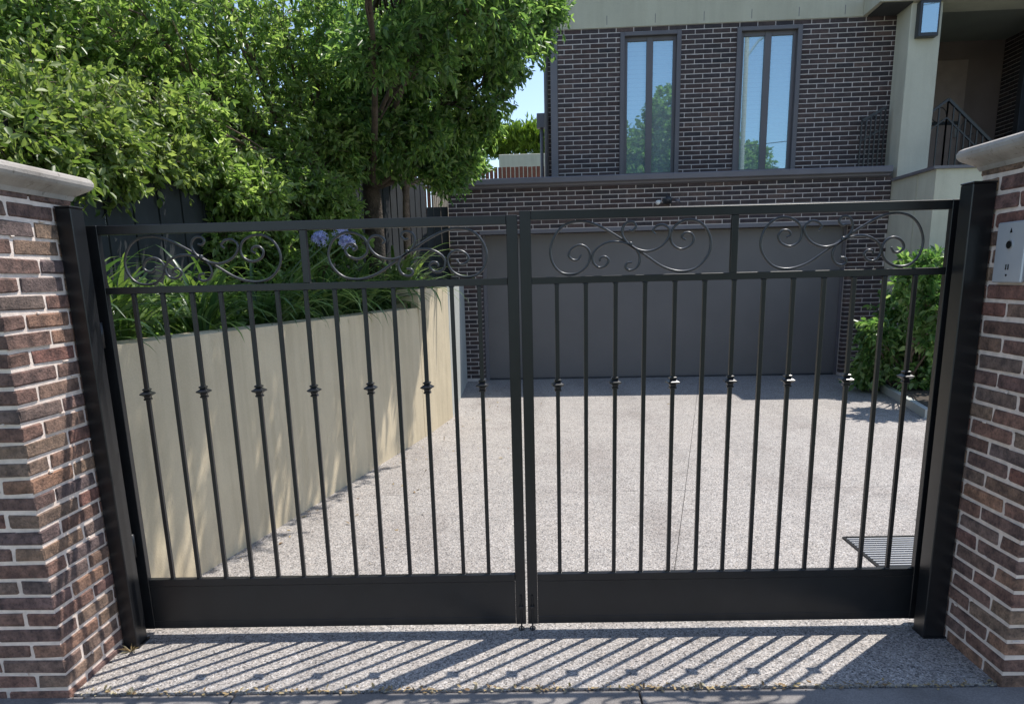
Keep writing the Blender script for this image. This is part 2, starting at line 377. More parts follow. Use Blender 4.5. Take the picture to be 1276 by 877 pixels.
# ------------------------------------------------------------------ brick gate pillars
PITCH = .0625
def _lump(x0, x1, y0, y1, z0, z1):
    v, f = chamfer(x1-x0, y1-y0, z1-z0, min(x1-x0, y1-y0, z1-z0)*.3, .0008, rnd)
    return [(a+(x0+x1)/2, b+(y0+y1)/2, c+(z0+z1)/2) for a, b, c in v], f
def pillar(x0, z0, label, sgn):
    t = thing('brick_gate_pillar', label, 'pillar', (x0, -.36, z0), 0)
    S = .472; bl, bd, bh = .2295, .107, .0490
    core = MB(); core.box(.0055, S-.0055, .0055, S-.0055, -.06, 1.80); core.build('mortar_core', 'pillar_mortar', t)
    for k in range(-1, 29):
        z = .03+PITCH*(k+.5)
        rows = []
        for side in (bd/2, S-bd/2):
            rows += [(bl/2, side), (S-bl/2, side)]
        rows += [(bd/2, S/2), (S-bd/2, S/2)] 
        for n_, (a, b) in enumerate(rows):
            # even courses: long bricks run along Y on the side faces; odd: along X
            mid = n_ >= 4
            o = link('brick', brick_mesh('pil', bl, bd, bh, 'pillar_brick', 12, .0035, .0022), t)
            if k % 2:       # two long bricks on front/back, middle one on the side faces
                o.location = (a, b, z); o.rotation_euler = (0, 0, math.pi/2 if mid else 0)
                if rnd.random() < .5: o.rotation_euler.z += math.pi
            else:
                o.location = (b, a, z); o.rotation_euler = (0, 0, 0 if mid else math.pi/2)
                if rnd.random() < .5: o.rotation_euler.z += math.pi
            o.location.x += rnd.uniform(-.0012, .0012); o.location.y += rnd.uniform(-.0012, .0012)
    sm_ = MB()
    for i in range(26):
        z = .03+PITCH*rnd.randrange(1, 28)+rnd.uniform(-.006, .006); q = rnd.uniform(.02, S-.03); l = rnd.uniform(.008, .03); h = rnd.uniform(.006, .011); w_ = rnd.uniform(.0008, .002)
        if i % 2: sm_.add(*_lump(q, q+l, -w_, .004, z-h/2, z+h/2))
        elif sgn > 0: sm_.add(*_lump(S-.004, S+w_, q, q+l, z-h/2, z+h/2))
        else: sm_.add(*_lump(-w_, .004, q, q+l, z-h/2, z+h/2))
    sm_.build('mortar_smear', 'pillar_mortar', t)['kind'] = 'stuff'
    # moulded cap
    prof = [(.004, 1.806), (.012, 1.822), (.030, 1.834), (.048, 1.845), (.056, 1.852), (.062, 1.862), (.063, 1.874), (.058, 1.886), (.046, 1.893), (-.05, 1.905), (-.236, 1.922)]
    c = MB(); v = []
    for o_, z in prof: v += [(-o_, -o_, z), (S+o_, -o_, z), (S+o_, S+o_, z), (-o_, S+o_, z)]
    n = len(prof)
    f = [(i*4+j, i*4+(j+1) % 4, (i+1)*4+(j+1) % 4, (i+1)*4+j) for i in range(n-1) for j in range(4)]
    f += [(3, 2, 1, 0), tuple((n-1)*4+j for j in range(4))]
    c.add(v, f); c.build('cap', 'cap', t)
    return t
pillar(-.472, 0, 'sunlit brown brick gate pillar on the left with pale moulded cap and bar shadows', 1)
pillar(3.419, .018, 'shaded dark brick gate pillar on the right carrying the grey intercom plate', -1)

# ------------------------------------------------------------------ gate posts
def post(x0, wd, dp, label):
    t = thing('gate_post', label, 'post', (x0, .001, 0))
    MB().box(0, wd, 0, dp, -.02, 1.772, .003).build('shaft', 'black_metal', t)
    MB().box(-.001, wd+.002, -.002, dp+.002, 1.7725, 1.779, .002).build('top_plate', 'black_metal', t)
    for z in (.42, 1.30):
        h = MB(); h.tube([(wd*(.35 if x0 > 1 else .75), dp+.018, z-.05), (wd*(.35 if x0 > 1 else .75), dp+.018, z+.05)], .011, 10); h.build('hinge', 'black_metal', t, smooth=True)
    cx0 = wd-.030 if x0 > 1 else .002
    MB().box(cx0, cx0+.026, dp+.0005, dp+.075, .03, 1.70, .002).build('sun_gap_blocker', 'black_metal', t)  # added strip that keeps a streak of sun out of the hinge gap
    MB().box(-.001, wd+.008, -.006, dp+.006, -.002, .006).build('base_plate', 'black_metal', t)
    return t
lp = post(.002, .060, .080, 'black square steel gate post against the left brick pillar')
rp = post(3.332, .0845, .080, 'black square steel gate post against the right brick pillar')

# ------------------------------------------------------------------ gates
YG0, YG1 = .122, .150
YM = (YG0+YG1)/2
def catmull(P, n=7):
    P = [Vector(p) for p in P]; Q = [P[0]*2-P[1]]+P+[P[-1]*2-P[-2]]; out = []
    for i in range(1, len(Q)-2):
        a, b, c, d = Q[i-1:i+3]
        for k in range(n):
            t = k/n; out.append(.5*((2*b)+(c-a)*t+(2*a-5*b+4*c-d)*t*t+(3*b-a-3*c+d)*t**3))
    out.append(P[-1]); return out
S_MAIN = [(238,322),(222,352),(190,350),(168,325),(182,285),(225,266),(268,288),(288,335),(272,395),(215,432),(140,425),(85,370),(62,290),(80,205),(125,150),(195,130),(270,140),(360,180),(480,252),(600,330),(700,392),(800,418),(885,398),(938,330),(948,255),(915,175),(855,128),(790,124),(738,155),(718,205),(735,262),(785,290),(835,270),(850,230),(828,198),(795,198),(782,222),(805,238)]
S_UP = [(482,180),(502,184),(518,162),(500,136),(466,138),(446,170),(452,215),(490,262),(545,293),(610,302),(672,275),(706,225),(705,180),(672,152),(634,158),(614,186),(632,206)]
S_LO = [(522,366),(496,372),(492,398),(518,412),(552,396),(564,355),(548,308),(505,272),(450,252),(385,250),(330,276),(300,322),(312,372),(345,396),(380,385),(392,355),(370,334),(346,340),(342,362)]
def crop2w(x, y): p = at(140+x/4.557, 260+y/4.557, YM); return (p.x, p.z)
W0 = {k: [crop2w(*p) for p in s] for k, s in (('m', S_MAIN), ('u', S_UP), ('l', S_LO))}
xs = [p[0] for s in W0.values() for p in s]; SXC = (min(xs)+max(xs))/2
zs = [p[1] for s in W0.values() for p in s]; ZLO, ZHI = min(zs), max(zs)
SWID = max(xs)-min(xs)
WELD = MB().lathe([(.0125, -.0015), (.0118, .0008), (.009, .002)], (0, 0, 0), 7, .3).mesh('weld', 'black_metal')
def leaf(xl, xr, bars, midx, label, latch_right):
    t = thing('driveway_gate', label, 'gate', (0, 0, 0))
    SW = .043
    zt = 1.716 if latch_right else 1.730
    MB().box(xl, xl+SW, YG0, YG1, .025, zt, .0015).build('stile', 'black_metal', t)
    MB().box(xr-SW, xr, YG0, YG1, .025, zt, .0015).build('stile', 'black_metal', t)
    a, b = xl+SW+.0005, xr-SW-.0005
    MB().box(a, b, YG0+.0005, YG1-.0005, zt-.035, zt-.0005, .0015).build('top_rail', 'black_metal', t)
    MB().box(a, b, YG0+.0015, YG1-.0015, 1.456, 1.483, .0015).build('middle_rail', 'black_metal', t)
    MB().box(a, b, YG0+.001, YG1-.001, .222, .254, .0015).build('lower_rail', 'black_metal', t)
    MB().box(a, b, YG0+.001, YG0+.0055, .0265, .060, .0008).build('bottom_rail', 'black_metal', t)
    MB().box(a, b, YG0+.002, YG0+.0045, .0605, .2215).build('kick_panel', 'black_metal', t)
    MB().box(midx-.0125, midx+.0125, YM-.0125, YM+.0125, 1.4835, zt-.0355, .001).build('mullion', 'black_metal', t)
    H = .0078
    bm_ = MB().box(-H, H, -H, H, .2545, 1.4555, .001).mesh('bar', 'black_metal')
    kn = MB().lathe([(.0115, -.027), (.018, -.025), (.019, -.020), (.0145, -.017), (.017, -.009), (.033, -.002), (.033, .002), (.020, .008), (.0135, .012), (.019, .015), (.0195, .020), (.0115, .023)], (0, 0, 0), 4, .5).mesh('collar', 'black_metal')
    for i, x in enumerate(bars):
        bo = link('bar', bm_, t, loc=(x, YM, 0))
        for zz in (.256, 1.454): link('weld', WELD, bo, loc=(0, 0, zz))
        if i % 2 == 0: c_ = link('collar', kn, bo, loc=(0, 0, 1.062+rnd.uniform(-.004, .004))); c_.rotation_euler = (0, 0, rnd.uniform(-.12, .12))
    halves = ((xl+SW, midx-.0125, 1), (midx+.0125, xr-SW, -1))
    for h0, h1, s in halves:
        c = (h0+h1)/2; zc0, zc1 = 1.4845, zt-.0365
        k = min(1.0, (h1-h0-.05)/SWID)
        for key in 'mul':
            pts = [(c+s*(x-SXC)*k, YM+(.003 if key == 'm' else -.006), zc0+.007+(z-ZLO)/(ZHI-ZLO)*(zc1-zc0-.014)) for x, z in W0[key]]
            pp = catmull(pts, 6); nn = len(pp)
            rr = [.0052*(.8+.2*min(1, min(i, nn-1-i)/8)) for i in range(nn)]
            MB().tube(pp, rr, 6, 1.25).build('scroll', 'scroll_metal', t, smooth=True)
        jx = c+s*((at(140+500/4.557, 260+262/4.557, YM).x)-SXC)*k
        jz = zc0+.007+((at(140+500/4.557, 260+262/4.557, YM).z)-ZLO)/(ZHI-ZLO)*(zc1-zc0-.014)
        MB().lathe([(.005, -.009), (.0085, -.006), (.0085, .006), (.005, .009)], (jx, YM-.004, jz), 8).build('scroll_clasp', 'scroll_metal', t, smooth=True)
    # drop bolt
    sx = xr-.02 if latch_right else xl+.02
    d = MB(); d.tube([(sx, YG0-.006, -.004), (sx, YG0-.006, .16)], .0038, 8); d.build('drop_bolt', 'black_metal', t)
    ring = [(sx+.011*math.cos(q), YG0-.012, .012+.010*math.sin(q)) for q in [i*math.pi/6 for i in range(13)]]
    MB().tube(ring, .0025, 6).build('bolt_ring', 'black_metal', t, smooth=True)
    MB().box(sx-.008, sx+.008, YG0-.012, YG0-.0005, .10, .112, .001).build('bolt_bracket', 'black_metal', t)
    return t
BL = [.180, .295, .412, .526, .639, .750, .863, .977, 1.093, 1.208, 1.322, 1.437, 1.545]
BR = [1.848, 1.961, 2.077, 2.191, 2.307, 2.422, 2.535, 2.649, 2.763, 2.880, 2.995, 3.112, 3.228]
leaf(.034, 1.700, BL, .873, 'black wrought iron gate leaf on the left half of the drive', True)
leaf(1.708, 3.378, BR, 2.528, 'black wrought iron gate leaf on the right half of the drive', False)

# intercom plate on the right pillar
t = thing('intercom', 'pale grey intercom plate with round lens on the right brick pillar', 'intercom', (3.4155, -.135, 1.425))
MB().box(-.016, -.001, -.078, .078, 0, .205, .004).build('plate', 'steel', t)
lens = MB(); 
def disc_x(mb, y, z, r, x0, x1, n=14):
    v = [(x, y+r*math.cos(2*math.pi*j/n), z+r*math.sin(2*math.pi*j/n)) for x in (x0, x1) for j in range(n)]
    mb.add(v, [tuple(range(n)), tuple(range(2*n-1, n-1, -1))]+[(j, n+j, n+(j+1) % n, (j+1) % n) for j in range(n)]); return mb
disc_x(MB(), 0, .128, .013, -.021, -.0155).build('lens', 'lens_black', t)
disc_x(MB(), 0, .128, .017, -.0185, -.0155).build('lens_ring', 'zinc', t)
MB().add([(-.0175, -.006, .168), (-.0175, .006, .168), (-.0175, 0, .184), (-.0155, -.006, .168), (-.0155, .006, .168), (-.0155, 0, .184)], [(0, 1, 2), (3, 5, 4), (0, 3, 4, 1), (1, 4, 5, 2), (2, 5, 3, 0)]).build('arrow_mark', 'lens_black', t)
for y in (-.006, .006): MB().box(-.0175, -.0155, y-.0025, y+.0025, .044, .062).build('bar_mark', 'lens_black', t)
disc_x(MB(), 0, .026, .004, -.0178, -.0155, 8).build('button', 'lens_black', t)

# ------------------------------------------------------------------ house
TH = R(-2.2)
house = thing('brick_house', 'dark brick two storey house with garage, tall windows and cream column', 'house', (1.0, 7.9, 0), TH)
def hp(u, v, z):  # house local -> world
    return Vector((1.0+u*math.cos(TH)-v*math.sin(TH), 7.9+u*math.sin(TH)+v*math.cos(TH), z))
HB = [0]
def brick_wall(part, u0, u1, z0, z1, v, holes=(), phase=0., stuff=None, side=None, limit=True):
    """stretcher bond of real bricks; side=('u',) walls run along v instead"""
    nz = int(round((z1-z0)/PITCH)); ph = (z1-z0)/nz
    for k in range(nz):
        za, zb = z0+k*ph, z0+(k+1)*ph
        spans = [(u0, u1)]
        for (a, b, c, d) in holes:
            if zb > c+.012 and za < d-.012:
                ns = []
                for s0, s1 in spans:
                    if b <= s0 or a >= s1: ns.append((s0, s1))
                    else:
                        if a > s0: ns.append((s0, a))
                        if b < s1: ns.append((b, s1))
                spans = ns
        st = -.24*2+((k % 2)*.12)+phase+u0
        n = int((u1-u0)/.24)+5
        for i in range(n):
            a, b = st+i*.24, st+(i+1)*.24-.0105
            for s0, s1 in spans:
                p, q = max(a, s0), min(b, s1)
                if q-p < .025: continue
                yield p, q, (za+zb)/2, ph-.0105
def put_bricks(gen, part, v, stuff, along='u', limit=300):
    D = .10
    for p, q, z, h in gen:
        full = abs(q-p-.2295) < .002
        if HB[0] < limit:
            l = q-p if not full else .2295
            me = brick_mesh('hs', l, D, h, 'house_brick', 5 if full else 2, .002, .0008)
            o = link('brick', me, part, loc=((p+q)/2, v+D/2+rnd.uniform(-.0012, .0012), z)); HB[0] += 1
        else:
            vv, ff = chamfer(q-p, D, h, .002, .0008, rnd); dv = rnd.uniform(-.0012, .0012)
            if along == 'u': stuff.add([(x+(p+q)/2, y+v+D/2+dv, c+z) for x, y, c in vv], ff)
            else: stuff.add([(v+D/2+y+dv, -x+(p+q)/2, c+z) for x, y, c in vv], ff)
MR = .0035
DL, DR, DT = .06, 5.20, 2.10
UL, UR = -.39, 5.70
low = MB()
low.box(UL+.004, UR-.004, MR, .30, DT+.006, 2.705)
low.box(UL+.004, DL-.004, MR, .30, -.1, DT+.0055); low.box(DR+.004, UR-.004, MR, .30, -.1, DT+.0055)
lowp = low.build('lower_wall', 'house_mortar', house)
stf = MB()
put_bricks(brick_wall(None, UL, UR, 2.155, 2.7175, 0), lowp, 0, stf)
for za, zb in ((.04, 2.15),):
    put_bricks(brick_wall(None, DR, UR, za, zb, 0), lowp, 0, stf)
    put_bricks(brick_wall(None, UL, DL, za, zb, 0), lowp, 0, stf)
# jamb reveals returning into the garage and the end face
for u, sgn in ((DR, 1), (DL-.10, -1)):
    put_bricks(brick_wall(None, .112, .30, .04, 2.09, 0), lowp, u, stf, 'v', 0) if False else None
stf.build('brick', 'house_brick', lowp, 'stuff')
MB().box(DL-.02, DR+.02, -.004, .11, DT-.004, DT+.049, .003).build('lintel', 'grey_trim', house)
# garage: side returns, body, door
gb = MB(); gb.box(UL+.01, UR-.01, .301, 6.0, 2.2, 2.70); gb.box(UL+.01, UL+.2, .301, 6.0, -.1, 2.199); gb.box(UR-.2, UR-.01, .301, 6, -.1, 2.199); gb.box(UL+.2, UR-.2, 5.8, 6, -.1, 2.199)
gb.build('garage_body', 'house_mortar', house)
gd = MB(); gd.box(DL-.03, DR+.03, .165, .20, .012, DT-.006, .002); gdo = gd.build('garage_door', 'garage_door', house)
MB().box(DL+.0, DL+.05, .125, .164, .0, DT-.005, .002).build('door_frame', 'grey_trim', house)
MB().box(DR-.035, DR-.0, .125, .164, .0, DT-.005, .002).build('door_frame', 'window_frame', house)
MB().box(DL+.05, DR-.036, .13, .1645, .0, .022, .004).build('threshold_seal', 'door_dark', house)
# parapet cap
cp = MB()
prof = [(-.010, 2.705), (-.055, 2.722), (-.062, 2.748), (-.105, 2.752), (-.118, 2.762), (-.118, 2.826), (-.108, 2.836), (.30, 2.846), (.30, 2.705)]
def extrude_u(mb, prof, u0, u1):
    n = len(prof); v = [(u0, a, z) for a, z in prof]+[(u1, a, z) for a, z in prof]
    mb.add(v, [tuple(range(n)), tuple(range(2*n-1, n-1, -1))]+[(i, n+i, n+(i+1) % n, (i+1) % n) for i in range(n)]); return mb
extrude_u(cp, prof, UL-.04, UR-.045).build('parapet_cap', 'grey_trim', house)
# upper wall
VU = .40; EL = 1.175; ER = 5.9; ZB, ZT = 2.862, 4.815
W = [(2.045, 2.885, 2.80, 4.752), (3.636, 4.515, 2.80, 4.752)]
up = MB()
edges = [EL, W[0][0], W[0][1], W[1][0], W[1][1], ER]
for a, b in ((EL+.004, W[0][0]), (W[0][1], W[1][0]), (W[1][1], ER)): up.box(a, b, VU+MR, VU+.25, 2.7, ZT)
for a, b, c, d in W: up.box(a+.0005, b-.0005, VU+MR, VU+.25, d, ZT)
upp = up.build('upper_wall', 'house_mortar', house)
s2 = MB(); put_bricks(brick_wall(None, EL, ER, ZT-.0625*31, ZT, 0, holes=W, phase=.1), upp, VU, s2, limit=0)
s2.build('brick', 'house_brick', upp, 'stuff')
# rendered band above, with weep holes
bd_ = MB(); bd_.box(EL, 5.30, VU-.012, VU+.26, ZT+.001, 5.24); bnd = bd_.build('render_band', 'cream', house)
for u in (1.86, 2.52, 3.18, 3.82, 4.45, 5.06): MB().box(u-.004, u+.004, VU-.0135, VU-.0105, ZT+.035, ZT+.15).build('weep_slot', 'grey_trim', bnd)
MB().box(EL-.0, 6.2, VU+.262, 3.2, 2.71, 5.236).build('upper_body', 'cream', house)
# corner trim + downpipe + rear brick return
MB().box(EL-.10, EL-.002, VU-.01, VU+.09, 2.80, 5.22, .004).build('corner_trim', 'grey_trim', house)
rb = MB(); rb.box(.985, 1.16, 1.05, 3.0, 2.3, 5.2); rbo = rb.build('rear_wall', 'house_mortar', house)
s3 = MB(); put_bricks(brick_wall(None, .98, 1.17, 2.4, 5.15, 0), rbo, 1.04, s3, limit=0); s3.build('brick', 'house_brick', rbo, 'stuff')
dp = MB(); dp.tube([hp(0,0,0)*0+Vector((1.005, .80, z)) for z in (2.75, 4.0, 5.2)], .03, 10); dp.build('downpipe', 'grey_trim', house, smooth=True)
dp = MB(); dp.tube([Vector((.93, .95, z)) for z in (2.3, 3.05, 3.72)], .025, 10); dp = dp.build('downpipe', 'grey_trim', house, smooth=True)
MB().box(.86, 1.0, .88, 1.02, 3.66, 3.86, .006).build('rainhead', 'grey_trim', house)

# windows
for (a, b, c, d) in W:
    m1 = MB(); g = .0015
    m1.box(a+g, a+.062, VU-.02, VU+.12, 2.86, d-g, .003); m1.box(b-.062, b-g, VU-.02, VU+.12, 2.86, d-g, .003)
    m1.box(a+.0625, b-.0625, VU-.0195, VU+.1195, d-.05, d-.002, .003)
    wf = m1.build('window', 'window_frame', house)
    mid = (a+b)/2-.005
    fr = MB()
    fr.box(a+.0625, a+.107, VU+.045, VU+.1, 2.87, d-.0505, .003); fr.box(b-.105, b-.0625, VU+.045, VU+.1, 2.87, d-.0505, .003)
    fr.box(mid-.045, mid+.045, VU+.040, VU+.1, 2.87, d-.0505, .003)
    fr.box(a+.1075, mid-.0455, VU+.0452, VU+.1, d-.105, d-.0505, .003); fr.box(mid+.0455, b-.1055, VU+.0452, VU+.1, d-.105, d-.0505, .003)
    fr.box(a+.1075, mid-.0455, VU+.0452, VU+.1, 2.871, 2.92, .003); fr.box(mid+.0455, b-.1055, VU+.0452, VU+.1, 2.871, 2.92, .003)
    fr.build('sash', 'window_frame', wf)
    for p, q in ((a+.1075, mid-.0455), (mid+.0455, b-.1055)):
        MB().box(p, q, VU+.070, VU+.075, 2.90, d-.105).build('pane', 'glass', wf)
    bl = MB(); z = 2.92
    while z < d-.11:
        q = .016 
        bl.add([(a+.1, VU+.125, z), (b-.1, VU+.125, z), (b-.1, VU+.155, z+q*3.1), (a+.1, VU+.140, z+q*3.1), (a+.1, VU+.127, z-.002), (b-.1, VU+.127, z-.002), (b-.1, VU+.157, z+q*3-.002), (a+.1, VU+.157, z+q*3-.002)],
               [(0, 1, 2, 3), (7, 6, 5, 4), (0, 4, 5, 1), (3, 2, 6, 7), (1, 5, 6, 2), (0, 3, 7, 4)])
        z += .058
    bl.build('blind', 'blind', wf, 'stuff')
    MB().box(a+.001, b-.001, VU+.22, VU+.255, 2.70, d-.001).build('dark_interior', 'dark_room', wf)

# column, porch
MB().box(5.735, 6.13, -.055, .36, 2.60, 4.816, .006).build('column', 'cream_pale', house)
MB().box(5.302, 9.4, -.14, VU-.013, ZT+.003, 5.02).build('porch_beam', 'cream', house)
MB().box(5.36, 5.73, -.10, VU-.02, ZT-.012, ZT+.0025).build('soffit_shade_sheet', 'dark_room', house)  # dark sheet under the beam, its colour standing in for the underside's shade
MB().box(6.22, 9.4, VU-.012, 4.4, 5.00, 5.018).build('porch_roof', 'porch_ceiling', house)
MB().box(5.302, 6.218, VU-.0125, VU+.26, ZT+.0035, 5.22).build('render_band', 'cream', house)
MB().box(5.91, 9.4, .27, 4.4, 2.3, 2.62).build('porch_floor', 'wall_grey', house)
MB().box(5.91, 8.9, 2.4, 2.6, 2.62, 5.019).build('porch_back_wall', 'porch_wall', house)
pd = MB().box(6.9, 7.75, 2.36, 2.398, 2.63, 4.72, .004).build('front_door', 'door_tan', house)
MB().box(6.97, 7.68, 2.335, 2.359, 3.75, 3.80, .004).build('door_rail', 'door_dark', pd)
MB().box(7.62, 7.655, 2.30, 2.36, 3.55, 3.72, .006).build('handle', 'zinc', pd)
MB().box(7.90, 8.16, 1.1, 1.22, 2.62, 5.018, .004).build('porch_post', 'door_dark', house)
sw = MB(); sw.box(8.306, 8.5, -.6, 2.39, 2.2, 5.019); swp = sw.build('porch_side_wall', 'house_mortar', house)
s4 = MB()
for p, q, z, h in brick_wall(None, -.6, 2.39, 2.3, 5.0, 0):
    vv, ff = chamfer(q-p, .10, h, .002, .0008, rnd)
    s4.add([(8.30+.05-y, x+(p+q)/2, c+z) for x, y, c in vv], ff)
s4.build('brick', 'house_brick', swp, 'stuff')
# rendered stair base with capping
sb = MB(); sb.prism([(5.705, -1.18), (9.4, -1.18), (9.4, .262), (5.705, .262)], -.1, 2.64); sb.build('stair_base', 'cream_pale', house)
scp = MB(); scp.prism([(5.66, -1.215), (9.4, -1.215), (9.4, -.062), (5.66, -.062)], 2.641, 2.675); scp.build('stair_coping', 'grey_trim', house)
MB().box(5.698, 5.7045, -.74, -.71, .02, 2.63).build('render_joint', 'cream', house)
# wall lantern
lt = MB(); lt.box(5.80, 6.05, -.165, -.056, 4.385, 4.80, .004)
lo = lt.build('wall_lantern', 'door_dark', house)
MB().box(5.83, 6.025, -.172, -.166, 4.425, 4.765).build('lantern_glass', 'glass', lo)
MB().box(5.845, 6.01, -.1658, -.1652, 4.435, 4.755).build('lantern_liner', 'blind', lo)
# floodlight over the garage door
fl = MB(); fl.box(2.62, 2.74, -.035, -.001, 2.44, 2.52, .006); flo = fl.build('sensor_floodlight', 'door_dark', house)
hd = MB(); hd.tube([(2.585, -.05, 2.475), (2.55, -.10, 2.46), (2.53, -.13, 2.45)], [.014, .028, .032], 10); hd.build('lamp_head', 'white_plastic', flo, smooth=True)
hd = MB(); hd.tube([(2.775, -.05, 2.485), (2.80, -.10, 2.47), (2.82, -.13, 2.46)], [.014, .024, .028], 10); hd.build('lamp_head', 'grey_trim', flo, smooth=True)
hd = MB(); hd.tube([(2.68, -.04, 2.50), (2.68, -.09, 2.50), (2.67, -.14, 2.47)], [.03, .045, .045], 10); hd.build('sensor', 'door_dark', flo, smooth=True)

# balustrades
def L2(px, py, v):
    d = ray(px, py); O = np.array([1.0, 7.9, 0]); U = np.array([math.cos(TH), math.sin(TH), 0]); V = np.array([-math.sin(TH), math.cos(TH), 0])
    t = ((O+V*v-CAM)@V)/(d@V); P = CAM+d*t-O; return Vector((P@U, v, P[2]))
def balustrade(pts, v, drop, z0, sp=.085, nm='balustrade'):
    P = [L2(px, py, v) for px, py in pts]
    m_ = MB()
    for a, b in zip(P, P[1:]):
        m_.bar(a, b, .035, .04)
    bo = m_.build(nm, 'black_metal', house)
    m_ = MB()
    for a, b in zip(P, P[1:]): m_.bar(a-Vector((0, 0, drop)), b-Vector((0, 0, drop)), .02, .02)
    m_.build('lower_rail', 'black_metal', bo)
    bmesh_ = MB().box(-.009, .009, -.009, .009, 0, 1).mesh('baluster', 'black_metal')
    for a, b in zip(P, P[1:]):
        n = max(1, int(abs(b.x-a.x)/sp))
        for i in range(n+1):
            q = a.lerp(b, i/max(1, n)); o = link('baluster', bmesh_, bo, loc=(q.x, v, z0)); o.scale = (1, 1, q.z-z0)
    for i in range(len(P)-1):
        c = P[i].lerp(P[i+1], .5); r_ = drop*.42
        MB().tube([(c.x+r_*math.cos(q), v, c.z-drop/2+r_*math.sin(q)) for q in [k*math.pi/6 for k in range(12)]], .006, 5).build('ring_ornament', 'black_metal', bo)
balustrade([(1074, 151), (1104, 134)], .22, .26, 2.72, .06)
balustrade([(1140, 147), (1160, 140), (1182, 124), (1232, 174), (1262, 205)], .62, .24, 2.63)

# ------------------------------------------------------------------ retaining wall and bed
def wall_prism(poly, z1, m, parent, name):
    return MB().prism(poly, -.1, z1).build(name, m, parent)
rw = thing('retaining_wall', 'low cream rendered retaining wall along the left of the driveway', 'wall')
def off(p, q, t):
    d = (Vector(q)-Vector(p)).normalized(); n = Vector((-d.y, d.x)); return [tuple(p), tuple(q), tuple(Vector(q)+n*t), tuple(Vector(p)+n*t)]
A0, A1, A2, A3, A4 = (-.135, .20), (.700, 4.06), (.702, 4.068), (.868, 5.06), (.79, 7.88)
wall_prism(off(A0, A1, .20), 1.235, 'wall_cream', rw, 'near_section')
wall_prism(off(A2, A3, .24), 1.405, 'wall_cream', rw, 'far_section')
wall_prism([(.866, 5.064), A4, (A4[0]-.3, A4[1]), (.60, 5.064)], 1.43, 'wall_grey', rw, 'end_section')
bedp = [(-1.3, .21), (-.335, .21), (.49, 4.06), (.64, 5.06), (.52, 7.88), (-1.3, 7.88)]
b = MB(); b.prism(bedp, -.15, 1.17); b.build('garden_bed', 'soil')['kind'] = 'structure'

# ------------------------------------------------------------------ fences
def paling_fence(name, p, q, z0, z1, w_, gap, th, m, label, group=None, rails=True, jz=.01, back=1, pointed=False, rise=0):
    p, q = Vector((*p, 0)), Vector((*q, 0)); d = (q-p); L = d.length; ang = math.atan2(d.y, d.x)
    t = thing(name, label, 'fence', (p.x, p.y, z0), ang, group)
    n = int(L/w_); 
    if pointed: me = MB().add([(0,-th/2,0),(w_-gap,-th/2,0),(w_-gap,-th/2,z1-z0-.03),((w_-gap)/2,-th/2,z1-z0),(0,-th/2,z1-z0-.03),(0,th/2,0),(w_-gap,th/2,0),(w_-gap,th/2,z1-z0-.03),((w_-gap)/2,th/2,z1-z0),(0,th/2,z1-z0-.03)], [(0,1,2,3,4),(9,8,7,6,5),(0,5,6,1),(1,6,7,2),(2,7,8,3),(3,8,9,4),(4,9,5,0)]).mesh('paling', m)
    else: me = MB().box(0, w_-gap, -th/2, th/2, 0, z1-z0, .002).mesh('paling', m)
    for i in range(n):
        o = link('paling', me, t, loc=(i*w_, (i % 2)*th*.55+rnd.uniform(-.001, .001), rnd.uniform(-jz, jz)+rise*i/n))
    if rails:
        for z in (.35, (z1-z0)-.3): MB().box(0, L, back*(th*1.2+.003), back*(th*1.2+.045), z-.04, z+.04).build('rail', m, t)
    return t
paling_fence('dark_fence', (-1.05, -.30), (.30, 7.9), .55, 2.25, .122, .006, .016, 'fence_dark', 'charcoal vertical board fence behind the left garden bed', back=1, rise=.62)
paling_fence('paling_fence', (.37, 8.12), (.52, 13.5), 1.3, 3.10, .085, .006, .014, 'timber_grey', 'weathered grey timber paling fence running back beside the garage', back=1)
cf = MB(); cf.box(0, 1, -.01, .01, 0, 1)
t = thing('steel_screen', 'black steel screen panel between dark fence and garage corner', 'screen', (-.12, 8.02, 1.1))
for i in range(7): MB().box(i*.102, i*.102+.097, -.012, .012, 0, 1.40, .002).build('panel', 'fence_dark', t)
tag(MB().box(.555, .60, 9.0, 9.05, 1.2, 3.02, .008).add(MB().lathe([(.02, 3.02), (.045, 3.05), (.05, 3.09), (.02, 3.13)], (.578, 9.025, 0), 10).v, MB().lathe([(.02, 3.02), (.045, 3.05), (.05, 3.09), (.02, 3.13)], (.578, 9.025, 0), 10).f).build('fence_post', 'white_plastic'), 'white sunlit fence post with round finial beside the garage corner', 'post')

# ground rise and things behind the garage
sheet('rear_yard', -14, 14, 14, 60, 2.6, 'lawn', 2.7)
p0, p1 = at(585, 226, 16), at(690, 222, 16)
paling_fence('picket_fence', (-1.5, 16), (5, 16), 2.5, at(640, 208, 16).z, .105, .018, .02, 'timber_red', 'red brown timber picket fence beyond the garage parapet', back=1)
cw0 = at(622, 210, 19); cw1 = at(700, 190, 19)
MBc = MB(); MBc.box(cw0.x, 6.5, 19, 19.25, 2.4, at(650, 192, 19).z, .01)
tag(MBc.build('boundary_wall', 'cream_pale'), 'cream rendered wall behind the red picket fence', 'wall')

